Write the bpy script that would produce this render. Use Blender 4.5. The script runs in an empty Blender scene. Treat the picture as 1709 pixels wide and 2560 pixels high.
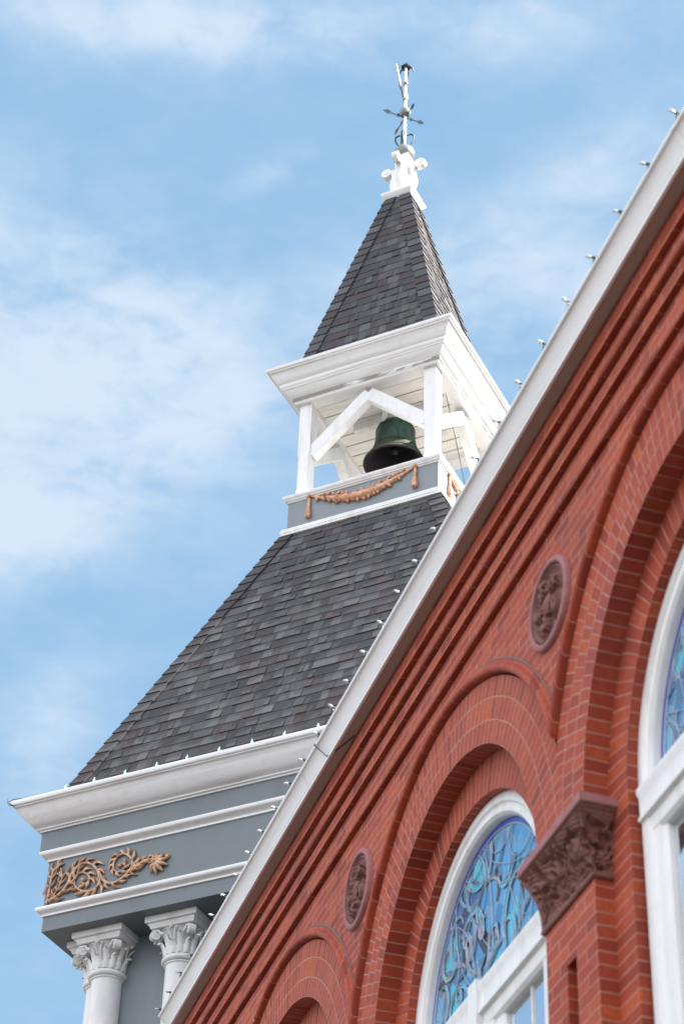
import bpy, bmesh, math, random
from mathutils import Vector, Matrix, noise
R = math.radians
PI = math.pi
rnd = random.Random(7)
S = bpy.context.scene
C = S.collection

# ------------------------------------------------------------------ camera
EYE = 1.6
FWD = Vector((0.0, 0.77552498, 0.63131688))
RGT = Vector((0.99919702, -0.02529465, 0.03107257))
UPV = Vector((-0.04006649, -0.63080994, 0.77490225))
cd = bpy.data.cameras.new("camera")
cam = bpy.data.objects.new("camera", cd)
C.objects.link(cam)
cam.matrix_world = Matrix(((RGT.x, UPV.x, -FWD.x, 0), (RGT.y, UPV.y, -FWD.y, 0), (RGT.z, UPV.z, -FWD.z, EYE), (0, 0, 0, 1)))
cd.sensor_fit = 'VERTICAL'
cd.sensor_height = 36
cd.lens = 76.25
cd.clip_end = 2000
cd.dof.use_dof = True
cd.dof.focus_distance = 19.0
cd.dof.aperture_fstop = 2.5
S.camera = cam

# ------------------------------------------------------------------ world, sun
SUN_AZ = (0.96, -0.22)          # horizontal direction towards the sun (x, y)
SUN_EL = 38.0
az = math.atan2(SUN_AZ[0], SUN_AZ[1])
W = bpy.data.worlds.new("World")
S.world = W
W.use_nodes = True
wn = W.node_tree.nodes
wl = W.node_tree.links
wn.clear()


def N(nt, typ, **kw):
    n = nt.nodes.new(typ)
    for k, v in kw.items():
        if k.startswith('i_'):
            n.inputs[k[2:].replace('_', ' ')].default_value = v
        else:
            setattr(n, k, v)
    return n


def mth(nt, op, a, b=None, clamp=False):
    n = nt.nodes.new('ShaderNodeMath')
    n.operation = op
    n.use_clamp = clamp
    for i, v in enumerate((a, b)):
        if v is None:
            continue
        if isinstance(v, (int, float)):
            n.inputs[i].default_value = v
        else:
            nt.links.new(v, n.inputs[i])
    return n.outputs[0]


def mixc(nt, fac, a, b, blend='MIX'):
    n = nt.nodes.new('ShaderNodeMix')
    n.data_type = 'RGBA'
    n.blend_type = blend
    for idx, v in ((0, fac), (6, a), (7, b)):
        if isinstance(v, (int, float)):
            n.inputs[idx].default_value = v
        elif isinstance(v, (tuple, list)):
            n.inputs[idx].default_value = (v[0], v[1], v[2], 1)
        else:
            nt.links.new(v, n.inputs[idx])
    return n.outputs[2]


wt = W.node_tree
out = N(wt, 'ShaderNodeOutputWorld')
bg = N(wt, 'ShaderNodeBackground')
bg.inputs[1].default_value = 0.060
wl.new(bg.outputs[0], out.inputs[0])
sky = N(wt, 'ShaderNodeTexSky')
sky.sky_type = 'NISHITA'
sky.sun_disc = False
sky.sun_elevation = R(SUN_EL)
sky.sun_rotation = az
sky.altitude = 1600
sky.air_density = 1.0
sky.dust_density = 1.6
sky.ozone_density = 1.0
tc = N(wt, 'ShaderNodeTexCoord')
D = tc.outputs['Generated']


def blob(d, tilt, A, B, amp):
    d = Vector(d).normalized()
    x = d.cross(Vector((0, 0, 1))).normalized()
    y = x.cross(d).normalized()
    p = x * math.cos(tilt) + y * math.sin(tilt)
    q = -x * math.sin(tilt) + y * math.cos(tilt)
    o = []
    for ax, s in ((p, A), (q, B)):
        n = N(wt, 'ShaderNodeVectorMath', operation='DOT_PRODUCT')
        wl.new(D, n.inputs[0])
        n.inputs[1].default_value = tuple(ax)
        v = mth(wt, 'SUBTRACT', n.outputs['Value'], 0.0)
        v = mth(wt, 'DIVIDE', v, s)
        o.append(mth(wt, 'MULTIPLY', v, v))
    s = mth(wt, 'ADD', o[0], o[1])
    g = mth(wt, 'POWER', 2.718, mth(wt, 'MULTIPLY', s, -1.0))
    return mth(wt, 'MULTIPLY', g, amp)


BL = [((-0.125, 0.735, 0.668), 0.35, 0.085, 0.036, 1.0),
      ((-0.150, 0.775, 0.612), 0.45, 0.062, 0.022, 1.05),
      ((-0.065, 0.752, 0.655), 0.5, 0.045, 0.022, 0.35),
      ((-0.130, 0.700, 0.700), -0.3, 0.075, 0.034, 0.50),
      ((-0.085, 0.617, 0.783), 0.05, 0.105, 0.016, 0.85),
      ((0.060, 0.612, 0.790), -0.1, 0.060, 0.014, 0.45),
      ((-0.042, 0.672, 0.740), 0.6, 0.020, 0.007, 0.40),
      ((0.070, 0.705, 0.705), 0.1, 0.060, 0.035, 0.62),
      ((-0.133, 0.833, 0.537), 1.2, 0.040, 0.020, 0.45),
      ((0.115, 0.655, 0.745), 0.3, 0.050, 0.018, 0.35)]
acc = None
for b in BL:
    v = blob(*b)
    acc = v if acc is None else mth(wt, 'ADD', acc, v)


def wnoise(scale, detail, rough, dist, stretch, w=0.0):
    mp = N(wt, 'ShaderNodeMapping')
    mp.inputs['Scale'].default_value = stretch
    mp.inputs['Location'].default_value = (w, w * .7, w * 1.3)
    mp.inputs['Rotation'].default_value = (0.2, 0.5, 0.3)
    wl.new(D, mp.inputs[0])
    n = N(wt, 'ShaderNodeTexNoise')
    n.inputs['Scale'].default_value = scale
    n.inputs['Detail'].default_value = detail
    n.inputs['Roughness'].default_value = rough
    n.inputs['Distortion'].default_value = dist
    wl.new(mp.outputs[0], n.inputs['Vector'])
    return n.outputs[0]


n1 = wnoise(9, 5, .5, .3, (1, 1.0, 2.0), 1.3)
n2 = wnoise(24, 6, .52, .5, (1, 1.1, 2.4), 4.1)
n3 = wnoise(62, 7, .58, .8, (1, 1.2, 2.0), 7.7)
tex = mth(wt, 'ADD', mth(wt, 'MULTIPLY', mth(wt, 'SUBTRACT', n1, .5), 2.0), mth(wt, 'MULTIPLY', mth(wt, 'SUBTRACT', n2, .5), 1.25))
tex = mth(wt, 'ADD', tex, mth(wt, 'MULTIPLY', mth(wt, 'SUBTRACT', n3, .5), .55))
dens = mth(wt, 'MULTIPLY', acc, mth(wt, 'ADD', tex, .80))
wisp = mth(wt, 'MULTIPLY', mth(wt, 'ADD', tex, .65), .30)
dens = mth(wt, 'ADD', dens, mth(wt, 'MAXIMUM', wisp, 0.0))
mr = N(wt, 'ShaderNodeMapRange', interpolation_type='SMOOTHSTEP')
wl.new(dens, mr.inputs[0])
mr.inputs[1].default_value = 0.0
mr.inputs[2].default_value = 1.05
mr.inputs[3].default_value = 0.0
mr.inputs[4].default_value = 0.85
base = mixc(wt, 0.84, mixc(wt, 1.0, sky.outputs[0], (.78, .78, .78), 'MULTIPLY'), (1.56, 2.78, 4.15))
cl = mixc(wt, mr.outputs[0], base, (3.40, 3.92, 4.55))
# added fill light: unseen sky behind the camera brightened for the shaded faces
sxyz = N(wt, 'ShaderNodeSeparateXYZ')
wl.new(D, sxyz.inputs[0])
bk = N(wt, 'ShaderNodeMapRange', interpolation_type='SMOOTHSTEP')
bdir = N(wt, 'ShaderNodeVectorMath', operation='DOT_PRODUCT')
wl.new(D, bdir.inputs[0])
bdir.inputs[1].default_value = (-0.80, -0.60, 0)
wl.new(mth(wt, 'ADD', bdir.outputs['Value'], mth(wt, 'MULTIPLY', mth(wt, 'SUBTRACT', n1, .5), .5)), bk.inputs[0])
bk.inputs[1].default_value = 0.0
bk.inputs[2].default_value = 0.60
cl = mixc(wt, bk.outputs[0], cl, (9.2, 9.6, 10.4))
wl.new(cl, bg.inputs[0])

sl = bpy.data.lights.new("sun", 'SUN')
sl.energy = 5.0
sl.angle = R(0.53)
sl.color = (1.0, 0.945, 0.86)
so = bpy.data.objects.new("sun", sl)
C.objects.link(so)
sd = Vector((math.sin(az) * math.cos(R(SUN_EL)), math.cos(az) * math.cos(R(SUN_EL)), math.sin(R(SUN_EL))))
so.rotation_euler = sd.to_track_quat('Z', 'Y').to_euler()
so.location = sd * 60

S.view_settings.view_transform = 'Standard'
S.view_settings.look = 'None'
S.view_settings.gamma = 1
S.view_settings.use_curve_mapping = False
S.view_settings.exposure = 1.86


# ------------------------------------------------------------------ materials
def newmat(name):
    m = bpy.data.materials.new(name)
    m.use_nodes = True
    nt = m.node_tree
    b = nt.nodes['Principled BSDF']
    return m, nt, b


def noise_n(nt, vec, scale, detail=4, rough=.55, stretch=None, dist=0.0):
    if stretch:
        mp = N(nt, 'ShaderNodeMapping')
        mp.inputs['Scale'].default_value = stretch
        nt.links.new(vec, mp.inputs[0])
        vec = mp.outputs[0]
    n = N(nt, 'ShaderNodeTexNoise')
    n.inputs['Scale'].default_value = scale
    n.inputs['Detail'].default_value = detail
    n.inputs['Roughness'].default_value = rough
    n.inputs['Distortion'].default_value = dist
    nt.links.new(vec, n.inputs['Vector'])
    return n.outputs[0]


def ramp(nt, fac, stops, interp='LINEAR'):
    r = N(nt, 'ShaderNodeValToRGB')
    r.color_ramp.interpolation = interp
    e = r.color_ramp.elements
    while len(e) < len(stops):
        e.new(0.5)
    for i, (p, c) in enumerate(stops):
        e[i].position = p
        e[i].color = (c, c, c, 1) if isinstance(c, (int, float)) else (c[0], c[1], c[2], 1)
    nt.links.new(fac, r.inputs[0])
    return r.outputs[0]


def bump(nt, b, h, strength, dist):
    n = N(nt, 'ShaderNodeBump')
    n.inputs['Strength'].default_value = strength
    n.inputs['Distance'].default_value = dist
    nt.links.new(h, n.inputs['Height'])
    nt.links.new(n.outputs[0], b.inputs['Normal'])


def paint(name, col, dirt=(.45, .40, .34), amt=.35, rough=.45, streak=(6, 6, 1.2), peel=0.0, bumpa=.15):
    m, nt, b = newmat(name)
    t = N(nt, 'ShaderNodeTexCoord').outputs['Object']
    a = noise_n(nt, t, 1.0, 6, .6, streak)
    f = ramp(nt, a, [(.48, 0.0), (.75, 1.0)])
    g = noise_n(nt, t, 9, 5, .65)
    f2 = ramp(nt, g, [(.52, 0.0), (.78, 1.0)])
    ff = mth(nt, 'MULTIPLY', mth(nt, 'MAXIMUM', f, mth(nt, 'MULTIPLY', f2, .6)), amt)
    c = mixc(nt, ff, col, dirt)
    vv = noise_n(nt, t, 2.3, 3, .5)
    c = mixc(nt, mth(nt, 'MULTIPLY', vv, .16), c, tuple(x * .72 for x in col))
    h = noise_n(nt, t, 60, 3, .6)
    if peel > 0:
        p = noise_n(nt, t, 1.0, 8, .72, (6, 6, 46))
        q = noise_n(nt, t, 2.2, 2, .5)
        pf = ramp(nt, mth(nt, 'ADD', p, mth(nt, 'MULTIPLY', mth(nt, 'SUBTRACT', q, .5), .9)), [(.58 - peel * .1, 0.0), (.62 - peel * .1, 1.0)])
        c = mixc(nt, mth(nt, 'MULTIPLY', pf, .85), c, (.16, .12, .10))
        h = mth(nt, 'SUBTRACT', mth(nt, 'MULTIPLY', h, .2), pf)
    nt.links.new(c, b.inputs['Base Color'])
    b.inputs['Roughness'].default_value = rough
    bump(nt, b, h, bumpa, .004)
    return m


M = {}
M['white'] = paint('white_paint', (.80, .795, .785), (.46, .38, .31), amt=.42, streak=(9, 9, 1.0))
M['trim'] = paint('white_trim', (.86, .85, .84), (.42, .34, .28), amt=.42, streak=(1.2, 1.2, 22))
M['peel'] = paint('peeling_white_paint', (.79, .775, .75), (.42, .36, .30), amt=.5, peel=1.0, bumpa=.5)
M['metal_gutter'] = paint('enamelled_gutter', (.88, .875, .87), (.50, .40, .33), amt=.34, rough=.38, streak=(.6, 14, 14), bumpa=.03)
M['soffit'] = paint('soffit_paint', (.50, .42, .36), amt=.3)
M['gray'] = paint('blue_gray_paint', (.155, .178, .194), (.105, .116, .124), amt=.55, rough=.5, streak=(2.2, 2.2, .8))
M['gray_lit'] = paint('blue_gray_paint_lit', (.215, .240, .258), (.15, .165, .175), amt=.5, rough=.5, streak=(2.2, 2.2, .8))  # lighter copy of the same gray: belfry base's brighter light put into colour
M['stone_white'] = paint('cast_white', (.76, .755, .74), (.38, .36, .34), amt=.45)
M['dark'] = newmat('dark_interior')[0]
M['dark'].node_tree.nodes['Principled BSDF'].inputs['Specular IOR Level'].default_value = .05
M['dark'].node_tree.nodes['Principled BSDF'].inputs['Base Color'].default_value = (.015, .014, .016, 1)

# planks of the belfry ceiling
m, nt, b = newmat('ceiling_boards')
t = N(nt, 'ShaderNodeTexCoord').outputs['Object']
sx = N(nt, 'ShaderNodeSeparateXYZ')
nt.links.new(t, sx.inputs[0])
a = noise_n(nt, t, 1, 5, .6, (3, 14, 3))
c = mixc(nt, ramp(nt, a, [(.45, 0.0), (.8, .6)]), (.80, .77, .72), (.50, .42, .34))
nt.links.new(c, b.inputs['Base Color'])
b.inputs['Roughness'].default_value = .5
M['boards'] = m


def brickmat(name, bw, offset):
    m, nt, b = newmat(name)
    uv = N(nt, 'ShaderNodeUVMap')
    uv.uv_map = 'UVMap'
    obj = N(nt, 'ShaderNodeTexCoord').outputs['Object']
    wob = noise_n(nt, obj, 7, 3, .5)
    vm = N(nt, 'ShaderNodeVectorMath', operation='ADD')
    sc = N(nt, 'ShaderNodeCombineXYZ')
    w2 = mth(nt, 'MULTIPLY', mth(nt, 'SUBTRACT', wob, .5), .010)
    nt.links.new(w2, sc.inputs[0])
    nt.links.new(w2, sc.inputs[1])
    nt.links.new(uv.outputs[0], vm.inputs[0])
    nt.links.new(sc.outputs[0], vm.inputs[1])
    br = N(nt, 'ShaderNodeTexBrick')
    br.offset = offset
    br.inputs['Scale'].default_value = 1
    br.inputs['Brick Width'].default_value = bw
    br.inputs['Row Height'].default_value = .0685
    br.inputs['Mortar Size'].default_value = .0052
    br.inputs['Mortar Smooth'].default_value = .35
    br.inputs['Bias'].default_value = 0
    br.inputs['Color1'].default_value = (0, 0, 0, 1)
    br.inputs['Color2'].default_value = (1, 1, 1, 1)
    br.inputs['Mortar'].default_value = (.5, .5, .5, 1)
    nt.links.new(vm.outputs[0], br.inputs['Vector'])
    col = ramp(nt, br.outputs['Color'], [(0, (.250, .038, .017)), (.20, (.345, .054, .022)), (.7, (.415, .074, .030)), (1, (.480, .094, .028))])
    big = noise_n(nt, obj, 1.3, 4, .6)
    col = mixc(nt, ramp(nt, big, [(.50, 0.0), (.72, .40)]), col, (.37, .085, .060))
    fine = noise_n(nt, obj, 28, 5, .7)
    col = mixc(nt, ramp(nt, fine, [(.35, .55), (.6, 0.0)]), col, (.22, .040, .028))
    dirt = noise_n(nt, obj, 5, 6, .7)
    mcol = mixc(nt, dirt, (.36, .125, .085), (.58, .32, .25))
    vis = ramp(nt, noise_n(nt, obj, 3.1, 4, .6), [(.28, .50), (.58, 1.0)])
    fc = mth(nt, 'MULTIPLY', br.outputs['Fac'], vis)
    col = mixc(nt, fc, col, mcol)
    spk = noise_n(nt, obj, 11, 2, .5)
    col = mixc(nt, ramp(nt, spk, [(.785, 0.0), (.80, .8)]), col, (.62, .55, .50))
    st = noise_n(nt, obj, 1.0, 5, .62, (2.2, 2.2, .5))
    col = mixc(nt, ramp(nt, st, [(.52, 0.0), (.74, .45)]), col, (.13, .035, .022))
    nt.links.new(col, b.inputs['Base Color'])
    b.inputs['Roughness'].default_value = .66
    b.inputs['Specular IOR Level'].default_value = .28
    h = mth(nt, 'SUBTRACT', mth(nt, 'MULTIPLY', fine, .35), br.outputs['Fac'])
    bump(nt, b, h, .7, .006)
    return m


M['brick'] = brickmat('red_brick_courses', .215, .5)
M['ring'] = brickmat('red_brick_voussoirs', .1334, 0.0)
M['header'] = brickmat('red_brick_headers', .30, 0.0)

m, nt, b = newmat('brownstone')
t = N(nt, 'ShaderNodeTexCoord').outputs['Object']
a = noise_n(nt, t, 14, 6, .65)
c = ramp(nt, a, [(.3, (.120, .045, .036)), (.55, (.195, .078, .062)), (.8, (.26, .112, .088))])
nt.links.new(c, b.inputs['Base Color'])
b.inputs['Roughness'].default_value = .75
bump(nt, b, a, .4, .006)
M['brownstone'] = m
m, nt, b = newmat('plum_rim_lit_fillet')
t = N(nt, 'ShaderNodeTexCoord').outputs['Object']
a = noise_n(nt, t, 14, 6, .65)
c = ramp(nt, a, [(.3, (.27, .105, .105)), (.7, (.37, .155, .150))])
nt.links.new(c, b.inputs['Base Color'])
b.inputs['Roughness'].default_value = .75
M['plum'] = m

# shingles: colour per tab from a colour attribute
m, nt, b = newmat('asphalt_shingle')
va = N(nt, 'ShaderNodeVertexColor')
va.layer_name = 'tab'
t = N(nt, 'ShaderNodeTexCoord').outputs['Object']
g = noise_n(nt, t, 130, 3, .7)
g2 = noise_n(nt, t, 3, 4, .6)
c = mixc(nt, mth(nt, 'MULTIPLY', g, .5), va.outputs[0], (.02, .019, .02))
c = mixc(nt, mth(nt, 'MULTIPLY', g2, .20), c, (.095, .085, .082))
nt.links.new(c, b.inputs['Base Color'])
b.inputs['Roughness'].default_value = .85
bump(nt, b, g, .5, .003)
M['shingle'] = m

m, nt, b = newmat('copper_paint')
t = N(nt, 'ShaderNodeTexCoord').outputs['Object']
a = noise_n(nt, t, 18, 5, .6)
c = ramp(nt, a, [(.3, (.32, .135, .070)), (.48, (.56, .275, .155)), (.74, (.70, .45, .31))])
nt.links.new(c, b.inputs['Base Color'])
b.inputs['Roughness'].default_value = .42
b.inputs['Metallic'].default_value = .25
bump(nt, b, a, .3, .006)
M['copper'] = m
m, nt, b = newmat('weathered_bronze_paint')
t = N(nt, 'ShaderNodeTexCoord').outputs['Object']
a = noise_n(nt, t, 22, 5, .6)
c = ramp(nt, a, [(.3, (.20, .105, .060)), (.48, (.46, .255, .150)), (.72, (.68, .47, .33))])
nt.links.new(c, b.inputs['Base Color'])
b.inputs['Roughness'].default_value = .4
b.inputs['Metallic'].default_value = .3
M['bronze'] = m

m, nt, b = newmat('bell_patina')
t = N(nt, 'ShaderNodeTexCoord').outputs['Object']
a = noise_n(nt, t, 1, 6, .65, (9, 9, 2.0))
c = ramp(nt, a, [(.28, (.014, .022, .017)), (.45, (.026, .052, .038)), (.56, (.048, .100, .075)), (.68, (.070, .130, .100)), (.8, (.07, .050, .034))])
sz = N(nt, 'ShaderNodeSeparateXYZ')
nt.links.new(t, sz.inputs[0])
lipm = N(nt, 'ShaderNodeMapRange')
nt.links.new(sz.outputs[2], lipm.inputs[0])
lipm.inputs[1].default_value = .23
lipm.inputs[2].default_value = .12
c = mixc(nt, mth(nt, 'MULTIPLY', lipm.outputs[0], .75), c, (.050, .040, .030))
nt.links.new(c, b.inputs['Base Color'])
b.inputs['Metallic'].default_value = .2
b.inputs['Roughness'].default_value = .72
bump(nt, b, a, .3, .006)
M['bell'] = m


def flat(name, col, rough=.5, metal=0.0, spec=None):
    m, nt, b = newmat(name)
    t = N(nt, 'ShaderNodeTexCoord').outputs['Object']
    a = noise_n(nt, t, 12, 4, .6)
    c = mixc(nt, mth(nt, 'MULTIPLY', a, .5), col, tuple(x * .6 for x in col))
    nt.links.new(c, b.inputs['Base Color'])
    b.inputs['Roughness'].default_value = rough
    b.inputs['Metallic'].default_value = metal
    return m


M['edge_line'] = flat('mauve_edge_line', (.22, .13, .12), .8)
for k_, v_ in (('metal_gutter', .6),):
    b_ = M[k_].node_tree.nodes['Principled BSDF']
    b_.inputs['Coat Weight'].default_value = .15
    b_.inputs['Coat Roughness'].default_value = .12
M['iron'] = flat('verdigris_iron', (.045, .075, .085), .5, .4)
M['greycopper'] = flat('weathered_copper_ball', (.25, .27, .24), .5, .3)
M['brown_iron'] = flat('rusty_brown_metal', (.20, .12, .09), .6, .3)
M['socket'] = flat('dark_blue_green_socket', (.03, .06, .085), .4)
M['green_socket'] = flat('green_socket', (.02, .22, .17), .3)
M['cord'] = flat('dark_green_cord', (.02, .045, .045), .5)
M['feather'] = flat('clear_vane_glass', (.80, .80, .86), .2)
m, nt, b = newmat('bulb_glass')
b.inputs['Base Color'].default_value = (.78, .80, .74, 1)
b.inputs['Roughness'].default_value = .15
b.inputs['Transmission Weight'].default_value = .25
M['bulb'] = m

# window glass
m, nt, b = newmat('window_pane_glass')
b.inputs['Base Color'].default_value = (.05, .07, .09, 1)
gl = N(nt, 'ShaderNodeBsdfGlossy')
gl.inputs['Roughness'].default_value = .03
gl.inputs['Color'].default_value = (.92, .96, 1.0, 1)
ms = N(nt, 'ShaderNodeMixShader')
ms.inputs[0].default_value = .80
nt.links.new(b.outputs[0], ms.inputs[1])
nt.links.new(gl.outputs[0], ms.inputs[2])
nt.links.new(ms.outputs[0], nt.nodes['Material Output'].inputs[0])
M['pane'] = m

m, nt, b = newmat('stained_glass')
t = N(nt, 'ShaderNodeTexCoord').outputs['Object']
dn = N(nt, 'ShaderNodeTexNoise')
dn.inputs['Scale'].default_value = 3.2
dn.inputs['Detail'].default_value = 1
nt.links.new(t, dn.inputs['Vector'])
vm = N(nt, 'ShaderNodeVectorMath', operation='MULTIPLY_ADD')
nt.links.new(dn.outputs['Color'], vm.inputs[0])
vm.inputs[1].default_value = (.32, 0, .32)
nt.links.new(t, vm.inputs[2])
mp = N(nt, 'ShaderNodeMapping')
mp.inputs['Scale'].default_value = (8.0, .01, 5.4)
nt.links.new(vm.outputs[0], mp.inputs[0])
vo = N(nt, 'ShaderNodeTexVoronoi')
vo.inputs['Scale'].default_value = 1
nt.links.new(mp.outputs[0], vo.inputs['Vector'])
ve = N(nt, 'ShaderNodeTexVoronoi', feature='DISTANCE_TO_EDGE')
ve.inputs['Scale'].default_value = 1
nt.links.new(mp.outputs[0], ve.inputs['Vector'])
sep = N(nt, 'ShaderNodeSeparateColor')
nt.links.new(vo.outputs['Color'], sep.inputs[0])
pal = ramp(nt, sep.outputs[0], [(0, (.010, .08, .24)), (.14, (.03, .19, .40)), (.32, (.06, .27, .50)), (.56, (.09, .34, .56)), (.76, (.30, .36, .48)), (.80, (.08, .48, .62)), (.86, (.45, .58, .38)), (.84, (.008, .008, .02)), (.96, (.10, .10, .16))], 'CONSTANT')  # blue cells: sky reflection put into the glass colour
lead = ramp(nt, ve.outputs['Distance'], [(.022, 1.0), (.042, 0.0)])
c = mixc(nt, lead, pal, (.20, .24, .32))
nt.links.new(c, b.inputs['Base Color'])
b.inputs['Roughness'].default_value = .25
gl = N(nt, 'ShaderNodeBsdfGlossy')
gl.inputs['Roughness'].default_value = .08
gl.inputs['Color'].default_value = (.42, .78, 1.0, 1)
ms = N(nt, 'ShaderNodeMixShader')
dk = ramp(nt, sep.outputs[0], [(0, .34), (.16, .30), (.36, .36), (.70, .22), (.84, .02), (.96, .12)], 'CONSTANT')
nt.links.new(dk, ms.inputs[0])
nt.links.new(b.outputs[0], ms.inputs[1])
nt.links.new(gl.outputs[0], ms.inputs[2])
nt.links.new(ms.outputs[0], nt.nodes['Material Output'].inputs[0])
M['stained'] = m
M['lead'] = flat('lead_came', (.42, .47, .56), .4, .3)
M['cyan'] = flat('cyan_glass', (.10, .55, .75), .12)
M['cobalt'] = flat('cobalt_border_glass', (.02, .06, .45), .12)
M['lilac'] = flat('lilac_glass', (.50, .47, .62), .12)
M['lime'] = flat('pale_green_glass', (.42, .58, .42), .12)

m, nt, b = newmat('asphalt_ground')
t = N(nt, 'ShaderNodeTexCoord').outputs['Object']
a = noise_n(nt, t, 2, 6, .65)
c = ramp(nt, a, [(.3, (.065, .058, .050)), (.7, (.10, .09, .078))])
nt.links.new(c, b.inputs['Base Color'])
b.inputs['Roughness'].default_value = .9
M['ground'] = m


# ------------------------------------------------------------------ mesh helpers
class MB:
    def __init__(self):
        self.v = []
        self.f = []
        self.uv = []
        self.mi = []
        self.col = []
        self.mat = 0
        self.c = None

    def face(self, pts, uvs=None):
        i = len(self.v)
        self.v += [tuple(p) for p in pts]
        self.f.append(tuple(range(i, i + len(pts))))
        self.uv.append(uvs if uvs else [(p[0], p[2]) for p in pts])
        self.mi.append(self.mat)
        self.col.append(self.c)

    def box(self, x0, x1, y0, y1, z0, z1):
        p = [(x, y, z) for z in (z0, z1) for y in (y0, y1) for x in (x0, x1)]
        for q in ((0, 1, 5, 4), (1, 3, 7, 5), (3, 2, 6, 7), (2, 0, 4, 6), (4, 5, 7, 6), (2, 3, 1, 0)):
            pts = [p[k] for k in q]
            if q in ((1, 3, 7, 5), (2, 0, 4, 6)):
                uv = [(a[1], a[2]) for a in pts]
            elif q in ((4, 5, 7, 6), (2, 3, 1, 0)):
                uv = [(a[0], a[1]) for a in pts]
            else:
                uv = [(a[0], a[2]) for a in pts]
            self.face(pts, uv)

    def grid(self, P, uvf=None):
        """P[i][j] of points -> quads, shared vertices"""
        i0 = len(self.v)
        nj = len(P[0])
        for row in P:
            self.v += [tuple(p) for p in row]
        for i in range(len(P) - 1):
            for j in range(nj - 1):
                q = ((i, j), (i + 1, j), (i + 1, j + 1), (i, j + 1))
                self.f.append(tuple(i0 + a * nj + b for a, b in q))
                if uvf:
                    self.uv.append([uvf(a, b) for a, b in q])
                else:
                    self.uv.append([(P[a][b][0], P[a][b][2]) for a, b in q])
                self.mi.append(self.mat)
                self.col.append(self.c)

    def tube(self, path, rad, seg=8, flat=1.0, cap=True):
        path = [Vector(p) for p in path]
        n = len(path)
        if isinstance(rad, (int, float)):
            rad = [rad] * n
        rows = []
        prev = None
        for i, p in enumerate(path):
            t = (path[min(i + 1, n - 1)] - path[max(i - 1, 0)]).normalized()
            if prev is None:
                a = t.orthogonal().normalized()
            else:
                a = (prev - t * prev.dot(t))
                a = a.normalized() if a.length > 1e-6 else t.orthogonal().normalized()
            prev = a
            b = t.cross(a)
            rows.append([p + (a * math.cos(2 * PI * k / seg) + b * math.sin(2 * PI * k / seg) * flat) * rad[i] for k in range(seg + 1)])
        self.grid(rows)
        if cap:
            for r in (rows[0][:-1], rows[-1][:-1][::-1]):
                self.face(r)

    def lathe(self, prof, c=(0, 0), seg=32, axis='z'):
        rows = []
        for r, h in prof:
            row = []
            for k in range(seg + 1):
                x, y = math.cos(2 * PI * k / seg) * r, math.sin(2 * PI * k / seg) * r
                if axis == 'z':
                    row.append((c[0] + x, c[1] + y, h))
            rows.append(row)
        self.grid(rows, lambda a, b: (b / seg, prof[a][1]))

    def ball(self, c, r, seg=20, sq=(1, 1, 1)):
        rows = []
        for i in range(seg // 2 + 1):
            th = PI * i / (seg // 2)
            rows.append([(c[0] + sq[0] * r * math.sin(th) * math.cos(2 * PI * k / seg), c[1] + sq[1] * r * math.sin(th) * math.sin(2 * PI * k / seg), c[2] + sq[2] * r * math.cos(th)) for k in range(seg + 1)])
        self.grid(rows)

    def cyl(self, a, b, r, seg=20):
        self.tube([a, b], r, seg)

    def ring(self, prof, sides=(0, 1, 2, 3)):
        """square ring with mitred corners; prof of (half width, z)"""
        cs = [(-1, -1), (1, -1), (1, 1), (-1, 1)]
        acc = [0]
        for i in range(1, len(prof)):
            acc.append(acc[-1] + math.hypot(prof[i][0] - prof[i - 1][0], prof[i][1] - prof[i - 1][1]))
        for s in sides:
            c0, c1 = cs[s], cs[(s + 1) % 4]
            rows = [[(c0[0] * w, c0[1] * w, z), (c1[0] * w, c1[1] * w, z)] for w, z in prof]
            self.grid(rows, lambda a, b: ((b * 2 - 1) * prof[a][0], acc[a]))

    def build(self, name, mats, parent=None, smooth=False, bevel=0, tabs=False, sharp=40):
        me = bpy.data.meshes.new(name)
        me.from_pydata(self.v, [], self.f)
        me.update()
        uvl = me.uv_layers.new(name='UVMap')
        k = 0
        fl = []
        for u in self.uv:
            for a in u:
                fl += [a[0], a[1]]
        uvl.data.foreach_set('uv', fl)
        if tabs:
            ca = me.color_attributes.new('tab', 'BYTE_COLOR', 'CORNER')
            cc = []
            for f, c in zip(self.f, self.col):
                cc += list(c) * len(f)
            ca.data.foreach_set('color', cc)
        if not isinstance(mats, (list, tuple)):
            mats = [mats]
        for mm in mats:
            me.materials.append(M[mm])
        me.polygons.foreach_set('material_index', self.mi)
        bm = bmesh.new()
        bm.from_mesh(me)
        bmesh.ops.remove_doubles(bm, verts=bm.verts, dist=1e-5)
        bmesh.ops.recalc_face_normals(bm, faces=bm.faces)
        if smooth:
            for f in bm.faces:
                f.smooth = True
            for e in bm.edges:
                if len(e.link_faces) == 2 and e.calc_face_angle(0) > R(sharp):
                    e.smooth = False
        bm.to_mesh(me)
        bm.free()
        o = bpy.data.objects.new(name, me)
        C.objects.link(o)
        o.parent = parent
        if bevel:
            md = o.modifiers.new('bevel', 'BEVEL')
            md.width = bevel
            md.segments = 2
            md.limit_method = 'ANGLE'
            md.angle_limit = R(40)
        return o


def thing(name, label, cat, loc=(0, 0, 0), rot=0, group=None):
    o = bpy.data.objects.new(name, None)
    C.objects.link(o)
    o.location = loc
    o.rotation_euler = (0, 0, rot)
    o['label'] = label
    o['category'] = cat
    if group:
        o['group'] = group
    return o


def dup(o, parent, loc=None, rot=None):
    c = o.copy()
    C.objects.link(c)
    c.parent = parent
    if loc is not None:
        c.location = loc
    if rot is not None:
        c.rotation_euler = (0, 0, rot)
    for ch in list(o.children):
        d = ch.copy()
        C.objects.link(d)
        d.parent = c
    return c


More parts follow.
